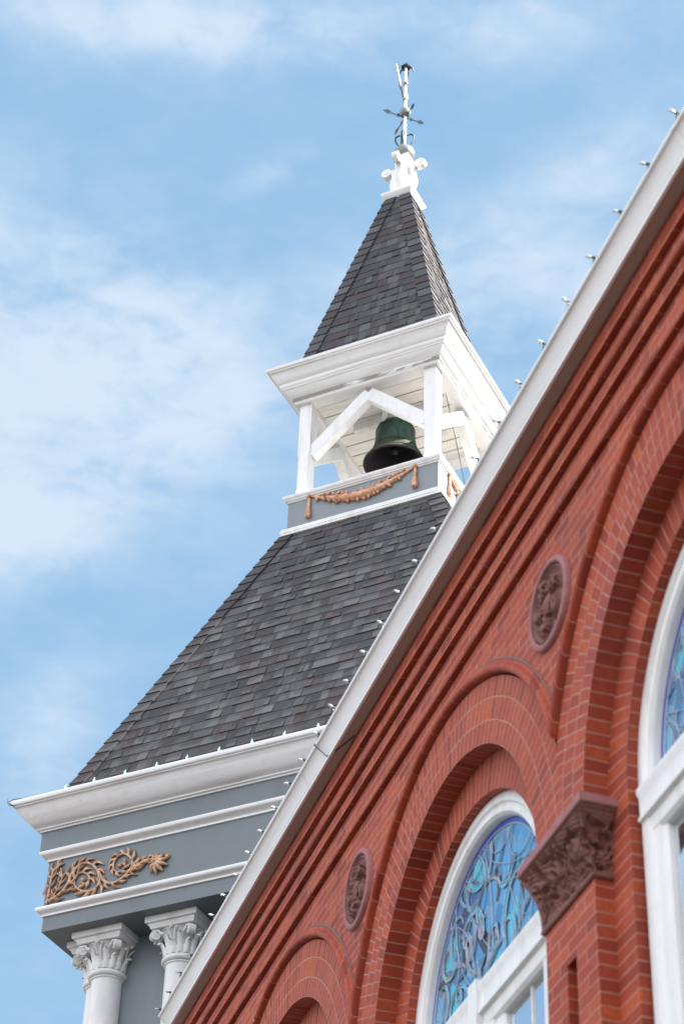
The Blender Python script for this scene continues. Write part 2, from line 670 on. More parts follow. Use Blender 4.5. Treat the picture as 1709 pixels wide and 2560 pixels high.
# ------------------------------------------------------------------ ground
g = MB()
g.face([(-400, -400, 0), (400, -400, 0), (400, 400, 0), (-400, 400, 0)])
go = g.build('ground', 'ground')
go['kind'] = 'structure'

# ================================================================== BRICK BUILDING
# local frame: x along the wall, y into the building, z up
TDIR = Vector((0.95940061, 0.28204693, 0))
XDIR = Vector((0.28204693, -0.95940061, 0))
YAW = math.atan2(XDIR.y, XDIR.x)
D0 = 3.70
BB = thing('brick_building', 'painted red brick building with round arched windows and white gutter', 'building', tuple(TDIR * D0), YAW)
ZS = 7.125
RI, RO, RIN, RF, RG = 1.318, 1.716, 1.092, 1.092, .945
YI, YF, YG = .130, .188, .248
CX = [-13.50, -10.18, -6.945, -3.71]
MID = [-15.16, -11.84, -8.5625, -5.3275, -2.09]
HALF = 1.66
ZW = 9.036
X0, X1 = -16.38, 3.0
XL = MID[0]
XR = MID[-1]

# wall face above the arches + plain pieces
w = MB()
for ci, cx in enumerate(CX):
    n = 60
    rows = [[], []]
    for i in range(n + 1):
        dx = MID[ci] - cx + (MID[ci + 1] - MID[ci]) * i / n
        zl = ZS + math.sqrt(1.755 ** 2 - dx * dx)
        rows[0].append((cx + dx, 0, zl))
        rows[1].append((cx + dx, 0, ZW))
    w.grid(rows)
for a, b_ in ((X0, XL), (XR, X1)):
    w.face([(a, 0, 0), (b_, 0, 0), (b_, 0, ZW), (a, 0, ZW)])
# gable end and back so that the building is closed
w.face([(X1, 0, 0), (X1, 9, 0), (X1, 9, 9.55), (X1, 0, 9.55)], [(0, 0), (9, 0), (9, 9.55), (0, 9.55)])
w.face([(X0, 9, 0), (X1, 9, 0), (X1, 9, 9.55), (X0, 9, 9.55)])
# wall below the sills
for cx in CX:
    w.face([(cx - 1.36, YI - .02, 0), (cx + 1.36, YI - .02, 0), (cx + 1.36, YI - .02, 3.4), (cx - 1.36, YI - .02, 3.4)])
w.build('brick_wall', 'brick', BB)

# corbel table
k = MB()
cp = []
ya = 0
zz_ = [9.05, 9.22, 9.32, 9.42]
for zq in zz_:
    cp += [(ya, zq - .014), (ya + .032, zq - .014), (ya + .032, zq), (ya - .035, zq)]
    ya -= .035
cp += [(-.140, 9.575)]
for i in range(len(cp) - 1):
    (y0, z0), (y1, z1) = cp[i], cp[i + 1]
    nn_ = 90
    off = i * .37
    top = [(X0 + (X1 - X0) * j / nn_, y0, z0) for j in range(nn_ + 1)]
    bot = [(X0 + (X1 - X0) * j / nn_, y1, z1) for j in range(nn_ + 1)]
    k.grid([top, bot], lambda a, b: ((X0 + (X1 - X0) * b / nn_) + off, (z0 + .02 if a == 0 else z1 + .02) if abs(z0 - z1) > .001 else (y0 if a == 0 else y1) + .03))
k.build('corbel_table', 'brick', BB)

# soffit + gutter
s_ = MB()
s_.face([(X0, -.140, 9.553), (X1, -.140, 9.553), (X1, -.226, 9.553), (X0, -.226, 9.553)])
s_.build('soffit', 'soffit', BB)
gt = MB()
gp = [(-.222, 9.556), (-.222, 9.531), (-.238, 9.531), (-.241, 9.536), (-.240, 9.545), (-.236, 9.549), (-.2285, 9.550), (-.2285, 9.557), (-.238, 9.566), (-.242, 9.574), (-.252, 9.592), (-.264, 9.612), (-.276, 9.630), (-.286, 9.643), (-.290, 9.646), (-.290, 9.652), (-.300, 9.653), (-.307, 9.657), (-.3105, 9.665), (-.3105, 9.674), (-.305, 9.678), (-.297, 9.674), (-.292, 9.655), (-.25, 9.60), (-.15, 9.59)]
gt.grid([[(X0 + .05, y, z) for y, z in gp], [(X1 + .1, y, z) for y, z in gp]])
# end plate and seams
for sx_ in (-12.35, -6.2, -1.0):
    gt.grid([[(sx_ + d, y - .0022, z - (.0022 if i < 10 else 0)) for i, (y, z) in enumerate(gp[2:18])] for d in (-.0, .03)])
gt.build('eave_gutter', 'metal_gutter', BB, smooth=True, sharp=50)

# roof of the building
rf = MB()
rf.c = (.10, .10, .11, 1)
rf.face([(X0 - .0, -.27, 9.69), (X1 + .15, -.27, 9.69), (X1 + .15, 4.5, 11.2), (X0, 4.5, 11.2)])
rf.face([(X0 - .0, 9.2, 9.69), (X1 + .15, 9.2, 9.69), (X1 + .15, 4.5, 11.2), (X0, 4.5, 11.2)])
rf.build('low_roof', 'shingle', BB, tabs=True)


def arc_pts(r, y, n, cx, clip=True, thmin=None):
    o = []
    for i in range(n + 1):
        th = PI * i / n
        rr = r
        if clip:
            k_ = CX.index(cx)
            hf_ = cx - MID[k_] if th < PI / 2 else MID[k_ + 1] - cx
            if abs(math.cos(th)) * r > hf_:
                rr = hf_ / abs(math.cos(th))
        o.append((cx - rr * math.cos(th), y, ZS + rr * math.sin(th)))
    return o


NT = 96
rb = [RI, RI + .1285, RI + .257, 1.704]
for ci, cx in enumerate(CX):
    a = MB()
    # three voussoir rings on the wall plane
    a.mat = 0
    for ri in range(3):
        r0, r1 = rb[ri], rb[ri + 1]
        rm = (r0 + r1) / 2
        ph = ri * .023 + ci * .011
        P0, P1 = arc_pts(r0, 0, NT, cx), arc_pts(r1, 0, NT, cx)
        for i in range(NT):
            q = [P0[i], P0[i + 1], P1[i + 1], P1[i]]
            if (Vector(P1[i]) - Vector(P0[i])).length < 1e-4 and (Vector(P1[i + 1]) - Vector(P0[i + 1])).length < 1e-4:
                continue
            ths = [PI * i / NT, PI * (i + 1) / NT, PI * (i + 1) / NT, PI * i / NT]
            uv = []
            for p, th in zip(q, ths):
                rr = math.hypot(p[0] - cx, p[2] - ZS)
                uv.append((rr - RI, th * rm + ph))
            a.face(q, uv)
    # first reveal (arch soffit)
    a.mat = 1
    rows = [arc_pts(RI, y, NT, cx, False) for y in (0, YI)]
    a.grid(rows, lambda i, j: ((0, YI)[i] + .04, PI * j / NT * RI))
    # inner order ring + jambs
    rows = [arc_pts(r, YI, NT, cx, False) for r in (RIN, RI)]
    a.grid(rows, lambda i, j: ((RIN, RI)[i] - RIN + .045, PI * j / NT * (RIN + .1)))
    for sg in (-1, 1):
        a.face([(cx + sg * RIN, YI, 0), (cx + sg * (RI + .04), YI, 0), (cx + sg * (RI + .04), YI, ZS), (cx + sg * RIN, YI, ZS)], [(.045, 0), (.3, 0), (.3, ZS), (.045, ZS)])
        a.face([(cx + sg * RIN, YI, 0), (cx + sg * RIN, YF + .03, 0), (cx + sg * RIN, YF + .03, ZS), (cx + sg * RIN, YI, ZS)], [(.045, 0), (.145, 0), (.145, ZS), (.045, ZS)])
    rows = [arc_pts(RIN, y, NT, cx, False) for y in (YI, YF + .03)]
    a.grid(rows, lambda i, j: ((YI, YF + .03)[i], PI * j / NT * RIN))
    ao = a.build('archway', ['ring', 'header'], BB)
    # hood moulding: rounded ring standing proud of the wall
    hp = [(1.718, .06), (1.718, -.028), (1.723, -.038), (1.733, -.045), (1.746, -.046), (1.758, -.040), (1.766, -.030), (1.770, -.020), (1.782, -.020), (1.790, -.015), (1.795, -.004), (1.795, .01)]
    h = MB()
    rows = []
    for r, y in hp:
        row = []
        for i in range(NT + 1):
            t0 = math.acos(min(1, (cx - MID[ci]) / r))
            t1 = PI - math.acos(min(1, (MID[ci + 1] - cx) / r))
            th = t0 + (t1 - t0) * i / NT
            row.append((cx - r * math.cos(th), y, ZS + r * math.sin(th)))
        rows.append(row)
    h.grid(rows, lambda i, j: (j / NT * 5.2 * 1.0, .034 + (i - 5) * .004))
    h.mat = 1  # thin mauve line along the upper right of the hood's outer edge
    h.tube([(cx - 1.800 * math.cos(t_), -.004, ZS + 1.800 * math.sin(t_)) for t_ in [R(88 + i * 1.6) for i in range(43)]], [.004 + .005 * math.sin(PI * i / 42) for i in range(43)], 6)
    h.build('hood_moulding', ['brick', 'edge_line'], ao, smooth=True, sharp=50)

    # window
    wf = MB()
    fp = [(1.0918, .26), (1.0918, .188), (1.082, .181), (1.034, .179), (1.027, .190), (1.016, .195), (1.000, .194), (.993, .188), (.975, .188), (.969, .196), (.962, .201), (.957, .209), (.954, .275)]
    wf.grid([[(cx - r * math.cos(PI * i / NT), y, ZS + r * math.sin(PI * i / NT)) for i in range(NT + 1)] for r, y in fp])
    jp = [(1.062, .25), (1.062, .164), (1.050, .158), (.985, .158), (.975, .172), (.955, .176), (.905, .176), (.895, .188), (.872, .192), (.860, .200), (.860, .24)]
    for sg in (-1, 1):
        wf.grid([[(cx + sg * r, y + .014, z) for z in (3.4, ZS - .02)] for r, y in jp])
    # transom
    tp = [(.27, 7.116), (.150, 7.116), (.140, 7.106), (.138, 7.075), (.150, 7.055), (.150, 6.960), (.140, 6.945), (.140, 6.928), (.166, 6.922), (.172, 6.850), (.190, 6.832), (.27, 6.830)]
    wf.grid([[(x, y + .014, z) for x in (cx - 1.05, cx + 1.05)] for y, z in tp])
    # mullion and sash frames
    mp_ = [(-.315, .25), (-.315, .205), (-.300, .192), (-.200, .188), (-.190, .175), (-.100, .172), (-.080, .150), (-.060, .134), (.060, .134), (.080, .150), (.100, .172), (.190, .175), (.200, .188), (.300, .192), (.315, .205), (.315, .25)]
    wf.grid([[(cx + dx, y + .014, z) for z in (3.4, 6.86)] for dx, y in mp_])
    wf.box(cx - .062, cx + .062, .142, .26, 6.80, 7.135)
    for sg in (-1, 1):
        xa, xb = cx + sg * .165, cx + sg * .86
        wf.box(min(xa, xb), max(xa, xb), .210, .25, 5.2, 5.27)
        wf.box(min(cx + sg * .64, cx + sg * .655), max(cx + sg * .64, cx + sg * .655), .226, .25, 3.5, 6.84)
    wf.box(cx - 1.10, cx + 1.10, .05, .28, 3.32, 3.42)
    wo = wf.build('window', 'white', BB, smooth=True, sharp=35)
    pn = MB()
    pn.box(cx - .87, cx + .87, .236, .242, 3.42, 6.84)
    pn.build('pane', 'pane', wo)
    sg_ = MB()
    nn_ = 64
    cen = (cx, YG, 7.08)
    pts = [(cx - .960 * math.cos(PI * i / nn_), YG, ZS + .960 * math.sin(PI * i / nn_)) for i in range(nn_ + 1)]
    pts = [(cx - .955, YG, 7.08)] + pts + [(cx + .955, YG, 7.08)]
    for i in range(len(pts) - 1):
        sg_.face([cen, pts[i], pts[i + 1]])
    # border of cobalt glass, flowing bands of coloured glass and lead cames
    sg_.mat = 1
    for i in range(nn_):
        t0, t1 = PI * i / nn_, PI * (i + 1) / nn_
        sg_.face([(cx - r * math.cos(t), YG - .004, ZS + r * math.sin(t)) for r, t in ((.957, t0), (.957, t1), (.925, t1), (.925, t0))])
    rl = random.Random(31 + ci)

    def band(p0, ang, L, wd, mat, curl):
        P, Q = [], []
        x, z = p0
        n = 22
        for i in range(n + 1):
            f = i / n
            ang2 = ang + curl * (f + .9 * f * f * f)
            x += math.cos(ang2) * L / n
            z += math.sin(ang2) * L / n
            if math.hypot(x, z) > .90 or z < 0.0:
                break
            ww = wd * math.sin(PI * min(1, f + .12)) + .003
            nx, nz = -math.sin(ang2), math.cos(ang2)
            P.append((cx + x + nx * ww, YG - .005, ZS + z + nz * ww))
            Q.append((cx + x - nx * ww, YG - .005, ZS + z - nz * ww))
        if len(P) > 3:
            sg_.mat = mat
            sg_.grid([P, Q])
            sg_.mat = 2
            for pl in (P, Q):
                sg_.tube([(a_[0], a_[1] - .003, a_[2]) for a_ in pl], .0030, 5)
    for _ in range(30):
        th = rl.uniform(.1, PI - .1)
        rr = rl.uniform(.15, .8)
        band((rr * math.cos(th), rr * math.sin(th)), rl.uniform(0, 2 * PI), rl.uniform(.25, .75), rl.choice([.004, .007, .010, .018]), rl.choice([3, 3, 3, 4, 5]), rl.choice([-1, 1]) * rl.uniform(1.6, 3.2))
    sg_.mat = 2
    sg_.tube([(cx - .916 * math.cos(PI * i / 48), YG - .004, ZS + .916 * math.sin(PI * i / 48)) for i in range(49)], .005, 6)
    for _ in range(20):
        th = rl.uniform(.05, PI - .05)
        x, z = .91 * math.cos(th), .91 * math.sin(th)
        an = th + PI + rl.uniform(-.9, .9)
        P = []
        cu = rl.uniform(-3.5, 3.5)
        for i in range(18):
            P.append((cx + x, YG - .007, ZS + z))
            an += cu * .08
            x += math.cos(an) * .045
            z += math.sin(an) * .045
            if math.hypot(x, z) > .915 or z < 0:
                break
        if len(P) > 3:
            sg_.tube(P, .0032, 5)
    sg_.build('stained_glass', ['stained', 'cobalt', 'lead', 'cyan', 'lilac', 'lime'], wo)

# piers with carved brownstone capitals
PX = MID
YP = .038
ZC0, ZC1 = 6.75, 7.07


def carve(u, v, seed):
    """leafy relief height 0..1"""
    p = Vector((u * 9.0, v * 9.0, seed * 3.1))
    p = p * 2.1
    a = noise.noise(p + Vector((noise.noise(p * .8) * 1.3, noise.noise(p * .9 + Vector((5, 1, 2))) * 1.3, 0)))
    rib = abs(math.sin((u * 1.0 + .35 * math.sin(v * 14 + seed)) * 40))
    k_ = max(0.0, min(1.0, .62 + a * 2.6))
    k_ = k_ * k_ * (3 - 2 * k_)
    return k_ * (.75 + .25 * rib)


for pi_, px in enumerate(PX):
    p = MB()
    hw = .303
    sx0, sx1, zt = -.062, .055, 6.466
    uvf = lambda pts: [(q[0], q[2]) for q in pts]
    # front with a sunk slot
    for a0, a1, z0, z1 in ((-hw, sx0, 0, ZC0), (sx1, hw, 0, ZC0), (sx0, sx1, zt, ZC0), (sx0, sx1, 0, 4.2)):
        p.face([(px + a0, YP, z0), (px + a1, YP, z0), (px + a1, YP, z1), (px + a0, YP, z1)])
    p.face([(px + sx0, YP + .075, 4.2), (px + sx1, YP + .075, 4.2), (px + sx1, YP + .075, zt), (px + sx0, YP + .075, zt)])
    for sx_ in (sx0, sx1):
        p.face([(px + sx_, YP, 4.2), (px + sx_, YP + .075, 4.2), (px + sx_, YP + .075, zt), (px + sx_, YP, zt)], [(0, 4.2), (.075, 4.2), (.075, zt), (0, zt)])
    p.face([(px + sx0, YP, zt), (px + sx1, YP, zt), (px + sx1, YP + .075, zt), (px + sx0, YP + .075, zt)])
    p.mat = 1
    for sg in (-1, 1):
        p.face([(px + sg * hw, YP, 0), (px + sg * hw, YI + .002, 0), (px + sg * hw, YI + .002, ZC0), (px + sg * hw, YP, ZC0)], [(.03, 0), (.122, 0), (.122, ZC0), (.03, ZC0)])
    po = p.build('pier', ['brick', 'header'], BB)
    # capital
    c_ = MB()
    base_h, top_h = hw + .012, .378

    def capw(v):
        return base_h + (top_h - base_h) * (v ** 2.2)

    def capy(v):
        return YP - .014 - (.085) * (v ** 2.2)
    nu, nv = 90, 46
    rows = []
    for j in range(nv + 1):
        v = j / nv
        z = ZC0 + .03 + (ZC1 - .03 - ZC0) * v
        row = []
        edge = .12 + .88 * min(1, min(v, 1 - v) * 9)
        for i in range(nu + 1):
            u = -1 + 2 * i / nu
            ed = min(1, (1 - abs(u)) * 9)
            d = carve(u * .36, v * .3, pi_) * .040 * edge * ed + .040 * (1 - min(edge, ed))
            row.append((px + u * capw(v), capy(v) - d + .036, z))
        rows.append(row)
    c_.grid(rows)
    for sg in (-1, 1):
        rows = []
        for j in range(nv + 1):
            v = j / nv
            z = ZC0 + .03 + (ZC1 - .03 - ZC0) * v
            row = []
            edge = min(1, min(v, 1 - v) * 9)
            for i in range(22):
                t_ = i / 21
                y = capy(v) - .004 + (YI + .01 - capy(v)) * t_
                ed = min(1, min(t_, 1.05 - t_) * 7)
                d = carve(t_ * .22 + 3, v * .3, pi_ + sg) * .040 * edge * ed + .040 * (1 - min(edge, ed))
                row.append((px + sg * (capw(v) + d - .038), y, z))
            rows.append(row)
        c_.grid(rows)

    def capring(prof):
        # prof of (extra outwards, z); three-sided band around front and sides
        pl = lambda o, z: [(px - hw - o, YI + .004, z), (px - hw - o, YP - o, z), (px + hw + o, YP - o, z), (px + hw + o, YI + .004, z)]
        c_.grid([pl(o, z) for o, z in prof])
    capring([(-.02, ZC0), (.012, ZC0), (.020, ZC0 + .008), (.020, ZC0 + .024), (.010, ZC0 + .032), (-.01, ZC0 + .034)])
    capring([(.04, ZC1 - .008), (.074, ZC1 - .006), (.078, ZC1 + .006), (.086, ZC1 + .010), (.092, ZC1 + .020), (.102, ZC1 + .026), (.102, ZC1 + .030)])
    c_.mat = 1  # brighter light on the top fillet put into a paler stone colour
    capring([(.102, ZC1 + .030), (.105, ZC1 + .033), (.105, ZC1 + .078), (.09, ZC1 + .088), (-.03, ZC1 + .0895)])
    c_.build('capital', ['brownstone', 'plum'], po, smooth=True, sharp=32)

# medallions
for mi_, mx in enumerate(PX[1:-1]):
    q = MB()
    mz = 8.560
    KM = 1.10
    seg, nr = 96, 40

    def disc(rows_r, hf):
        rows = []
        for r in rows_r:
            rows.append([(mx + KM * r * math.cos(2 * PI * k_ / seg), -hf(r, 2 * PI * k_ / seg), mz + KM * r * math.sin(2 * PI * k_ / seg)) for k_ in range(seg + 1)])
        q.grid(rows)

    def prof_disc(pr_):
        disc([a_ for a_, _ in pr_], lambda r, t_: dict(pr_)[r])
    q.mat = 1
    prof_disc([(.246, -.002), (.243, .022), (.234, .030), (.216, .031), (.207, .022)])
    q.mat = 0
    prof_disc([(.207, .022), (.205, .006), (.198, .017), (.191, .021), (.184, .014), (.180, .006), (.174, .003)])
    rr_ = [.174 * (1 - i / nr) + .0005 for i in range(nr + 1)]

    def hf(r, t_):
        x, z = r * math.cos(t_), r * math.sin(t_)
        pet = .5 + .5 * math.cos(t_ * 5 + 18 * r + mi_ * .7)
        s1 = .5 + .5 * math.sin(r * 75 + 2 * math.cos(t_ * 5))
        h_ = pet * .7 + .3 * s1 + .8 * noise.noise(Vector((x * 42, z * 42, mi_ * 5.0)))
        if r < .05:
            h_ = .9 - r * 6
        h_ = max(0, min(1, (h_ - .25) * 1.5))
        h_ = h_ * h_ * (3 - 2 * h_)
        return .003 + .040 * h_ * min(1, (.176 - r) * 60)
    disc(rr_, hf)
    q.build('medallion', ['brownstone', 'plum'], BB, smooth=True, sharp=45)

# dark room behind the windows
dk_ = MB()
dk_.box(X0 + .3, X1 - .3, .42, 8.8, .1, 9.0)
dk_.build('dark_interior', 'dark', BB)

# ================================================================== BELL TOWER
T0 = Vector((0.591214418, 18.0, 0))
PSI = R(-27.25848908)
BT = thing('bell_tower', 'tall bell tower with blue grey frieze, white belfry and steep dark shingled roofs', 'tower', tuple(T0), PSI)
E_ = EYE


def z(a):
    return a + E_


# shaft and entablature
s_ = MB()
s_.ring([(1.86, 0), (1.86, z(9.03))])
s_.build('shaft_wall', 'gray', BT)
s_ = MB()
s_.ring([(1.80, z(9.010)), (2.270, z(9.007)), (2.270, z(9.160))])
s_.ring([(2.277, z(9.225)), (2.277, z(9.71))])
s_.ring([(2.346, z(9.772)), (2.346, z(9.995))])
s_.build('frieze', 'gray', BT)
for prof in (
    [(2.26, z(9.150)), (2.284, z(9.150)), (2.286, z(9.162)), (2.281, z(9.166)), (2.292, z(9.178)), (2.312, z(9.188)), (2.326, z(9.202)), (2.330, z(9.216)), (2.324, z(9.230)), (2.300, z(9.240)), (2.27, z(9.244))],
    [(2.27, z(9.695)), (2.292, z(9.695)), (2.294, z(9.706)), (2.288, z(9.710)), (2.296, z(9.724)), (2.318, z(9.734)), (2.336, z(9.744)), (2.345, z(9.756)), (2.349, z(9.768)), (2.349, z(9.780)), (2.34, z(9.783))],
):
    s_ = MB()
    s_.ring(prof)
    s_.build('cornice_moulding', 'trim', BT, smooth=True, sharp=45)
s_ = MB()
s_.ring([(2.34, z(9.972)), (2.362, z(9.972)), (2.366, z(9.984)), (2.384, z(9.988)), (2.388, z(9.996)), (2.384, z(10.000)), (2.404, z(10.012)), (2.440, z(10.040)), (2.478, z(10.078)), (2.508, z(10.120)), (2.526, z(10.152)), (2.540, z(10.170)), (2.550, z(10.176)), (2.550, z(10.184)), (2.562, z(10.186)), (2.572, z(10.196)), (2.576, z(10.222)), (2.570, z(10.236)), (2.556, z(10.240)), (2.548, z(10.236)), (2.545, z(10.19)), (2.40, z(10.14)), (2.30, z(10.14))])
s_.build('gutter_cornice', 'trim', BT, smooth=True, sharp=45)


# shingled pyramids
GREYS = [((.074, .071, .078), 12), ((.102, .100, .107), 9), ((.053, .050, .056), 8), ((.064, .046, .052), 7), ((.124, .123, .130), 4), ((.052, .053, .064), 3), ((.080, .070, .069), 3)]
bag = [c for c, n_ in GREYS for _ in range(n_)]


def pyramid(w0, z0, w1, z1, expo, tabw, seed):
    r_ = random.Random(seed)
    mb = MB()
    H = z1 - z0
    run = w0 - w1
    L = math.hypot(H, run)
    nrow = round(L / expo)
    for side in range(4):
        ca, sa = math.cos(side * PI / 2), math.sin(side * PI / 2)

        def P(u, t, off):
            # t along slope 0..1 upward, off = distance off the plane
            ww = w0 + (w1 - w0) * t
            y = -ww - off * H / L
            zz = z0 + H * t + off * run / L
            return (u * ca - y * sa, u * sa + y * ca, zz)
        for j in range(nrow):
            t0, t1 = j / nrow, (j + 1.12) / nrow
            wa, wb = w0 + (w1 - w0) * t0, w0 + (w1 - w0) * min(1, t1)
            u = -wa - r_.uniform(0, tabw)
            col = r_.choice(bag)
            sagp = r_.uniform(0, 9)
            while u < wa:
                ww = tabw * r_.choice([.5, .7, .9, 1.0, 1.0, 1.2, 1.6])
                ue = u + ww
                if r_.random() < .85:
                    col = r_.choice(bag)
                a0, a1 = max(u, -wa), min(ue, wa)
                if a1 - a0 > .004:
                    b0, b1 = max(a0, -wb), min(a1, wb)
                    if b1 < b0:
                        b0 = b1 = max(-wb, min(wb, (a0 + a1) / 2))
                    thick = .007 + (.007 if r_.random() < .35 else 0)
                    dt = r_.uniform(-.02, .02) / nrow + .03 * math.sin(a0 * 2.1 + sagp) / nrow
                    f_ = r_.uniform(.9, 1.1)
                    mb.c = (col[0] * f_, col[1] * f_, col[2] * f_, 1)
                    mb.face([P(a0, t0 - dt, thick), P(a1, t0 - dt, thick), P(b1, min(1, t1), .001), P(b0, min(1, t1), .001)])
                    mb.c = (col[0] * .3, col[1] * .3, col[2] * .3, 1)  # butt edge darkened: shadow line put into the tab colour
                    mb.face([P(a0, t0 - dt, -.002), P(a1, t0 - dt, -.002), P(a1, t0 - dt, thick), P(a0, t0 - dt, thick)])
                u = ue
    # hip caps
    caps = []
    hl = math.sqrt(H * H + 2 * run * run)
    nh = round(hl / .148)
    for c_i in range(4):
        hp_ = MB()
        caps.append(hp_)
        sxx, syy = [(-1, -1), (1, -1), (1, 1), (-1, 1)][c_i]

        def Q(t, side_, dist, off):
            ww = w0 + (w1 - w0) * t
            p0 = Vector((sxx * ww, syy * ww, z0 + H * t))
            if side_ == 0:      # along the face whose normal is y
                return p0 + Vector((-sxx * dist, 0, 0)) + Vector((0, syy * H / L, run / L)) * off
            if side_ == 1:
                return p0 + Vector((0, -syy * dist, 0)) + Vector((sxx * H / L, 0, run / L)) * off
            return p0 + Vector((sxx * H / L, syy * H / L, 2 * run / L)).normalized() * off * 1.25
        for j in range(nh):
            t0, t1 = j / nh, min(1, (j + 1.25) / nh)
            t0 -= r_.uniform(-.03, .03) / nh
            col = r_.choice(bag)
            wd = min(.145 + r_.uniform(-.004, .004), (w0 + (w1 - w0) * t1) * .9)
            lo, hi = .027, .013
            # slope correction so the butt runs parallel to the courses
            for sd_ in (0, 1):
                hp_.c = (col[0], col[1], col[2], 1)
                A, B_ = Q(t0, 2, 0, lo), Q(t0, sd_, wd, lo)
                C_, D_ = Q(t1, sd_, wd, hi), Q(t1, 2, 0, hi)
                hp_.face([A, B_, C_, D_])
                hp_.c = (.02, .02, .022, 1)  # near-black cap sides: thickness shadow put into the colour
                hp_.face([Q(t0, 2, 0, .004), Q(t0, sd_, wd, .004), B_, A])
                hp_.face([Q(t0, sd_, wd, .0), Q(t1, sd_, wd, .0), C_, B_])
    return mb, caps


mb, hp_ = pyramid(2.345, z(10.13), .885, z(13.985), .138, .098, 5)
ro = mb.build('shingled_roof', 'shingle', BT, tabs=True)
for h_ in hp_:
    h_.build('hip_cap', 'shingle', ro, tabs=True)
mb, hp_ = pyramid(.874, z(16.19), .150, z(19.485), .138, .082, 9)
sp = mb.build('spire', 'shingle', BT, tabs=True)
for h_ in hp_:
    h_.build('hip_cap', 'shingle', sp, tabs=True)

# belfry base
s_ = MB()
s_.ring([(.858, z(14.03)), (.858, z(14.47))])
s_.build('belfry_base', 'gray_lit', BT)
s_ = MB()
s_.ring([(.84, z(13.955)), (.925, z(13.955)), (.928, z(13.962)), (.905, z(13.970)), (.905, z(14.000)), (.912, z(14.004)), (.912, z(14.020)), (.902, z(14.030)), (.904, z(14.046)), (.898, z(14.060)), (.884, z(14.070)), (.85, z(14.074))])
s_.build('base_trim', 'white', BT, smooth=True, sharp=30)
s_ = MB()
s_.ring([(.85, z(14.425)), (.866, z(14.428)), (.872, z(14.440)), (.884, z(14.446)), (.888, z(14.458)), (.898, z(14.466)), (.906, z(14.478)), (.908, z(14.500)), (.900, z(14.508)), (.64, z(14.514)), (.0, z(14.514))])
s_.build('sill_cap', 'white', BT, smooth=True, sharp=30)


# posts and chevron braces
def post(px, py):
    p = MB()
    a, cch = .072, .020
    zs = [(14.505, a, 0), (14.62, a, 0), (14.66, a, cch), (15.10, a, cch), (15.14, a, 0), (15.86, a, 0)]
    rows = []
    for zz, h_, ch in zs:
        e = h_ - max(ch, .0015)
        rows.append([(px + x, py + y, z(zz)) for x, y in ((-h_, -e), (-e, -h_), (e, -h_), (h_, -e), (h_, e), (e, h_), (-e, h_), (-h_, e), (-h_, -e))])
    p.grid(rows)
    p.face(rows[0][:-1])
    p.build('post', 'white', BT)


PP = .738
for sxx in (-1, 1):
    for syy in (-1, 1):
        post(sxx * PP, syy * PP)


def beam(a, b, wd, th, name, par, mat='white', up=Vector((0, 0, 1)), bev=.008):
    a, b = Vector(a), Vector(b)
    d = (b - a).normalized()
    sd_ = d.cross(up).normalized()
    u_ = sd_.cross(d)
    p = MB()
    rows = [[q + sd_ * x * th / 2 + u_ * y * wd / 2 for x, y in ((-1, -1), (1, -1), (1, 1), (-1, 1), (-1, -1))] for q in (a, b)]
    p.grid(rows)
    p.face(rows[0][:-1])
    p.face(rows[1][:-1])
    return p.build(name, mat, par, bevel=bev)


for side in range(4):
    ca, sa = math.cos(side * PI / 2), math.sin(side * PI / 2)

    def rt(u, v, zz):
        return (u * ca - v * sa, u * sa + v * ca, z(zz))
    for sgn in (-1, 1):
        beam(rt(sgn * (PP - .05), -PP, 15.125), rt(sgn * -.005, -PP + sgn * .0015, 15.76), .150, .105, 'brace', BT)

# ceiling boards with open joints
s_ = MB()
ny = 9
for i in range(ny):
    y0 = -.80 + 1.6 * i / ny
    y1 = -.80 + 1.6 * (i + 1) / ny
    s_.box(-.80, .80, y0 + .008, y1 - .008, z(15.915), z(15.935))
s_.mat = 1
s_.box(-.80, .80, -.80, .80, z(15.945), z(15.95))
s_.build('ceiling', ['boards', 'dark'], BT)

# belfry cornice
s_ = MB()
s_.ring([(.70, z(15.935)), (.70, z(15.835)), (.845, z(15.835)), (.856, z(15.832)), (.862, z(15.850)), (.872, z(15.858))])
s_.ring([(.872, z(15.905)), (.884, z(15.915)), (.93, z(15.955)), (.945, z(15.978)), (.952, z(15.990)), (.962, z(15.992)), (.964, z(16.004)), (.976, z(16.012)), (.986, z(16.030)), (.988, z(16.048)), (.980, z(16.052)), (.992, z(16.060)), (1.012, z(16.078)), (1.042, z(16.120)), (1.062, z(16.156)), (1.074, z(16.170)), (1.086, z(16.174)), (1.088, z(16.186)), (1.098, z(16.190)), (1.106, z(16.202)), (1.108, z(16.232)), (1.098, z(16.240)), (.85, z(16.262))])
co = s_.build('belfry_cornice', 'trim', BT, smooth=True, sharp=40)
s_ = MB()
s_.ring([(.870, z(15.855)), (.874, z(15.866)), (.878, z(15.884)), (.874, z(15.908))])
s_.build('bed_moulding', 'peel', co)

# spire cap
s_ = MB()
s_.ring([(.12, z(19.470)), (.158, z(19.470)), (.166, z(19.482)), (.184, z(19.500)), (.196, z(19.520)), (.206, z(19.535)), (.207, z(19.560)), (.200, z(19.568)), (.11, z(19.628)), (.0, z(19.628))])
cap_ = s_.build('spire_cap', 'white', BT, smooth=True, sharp=35)
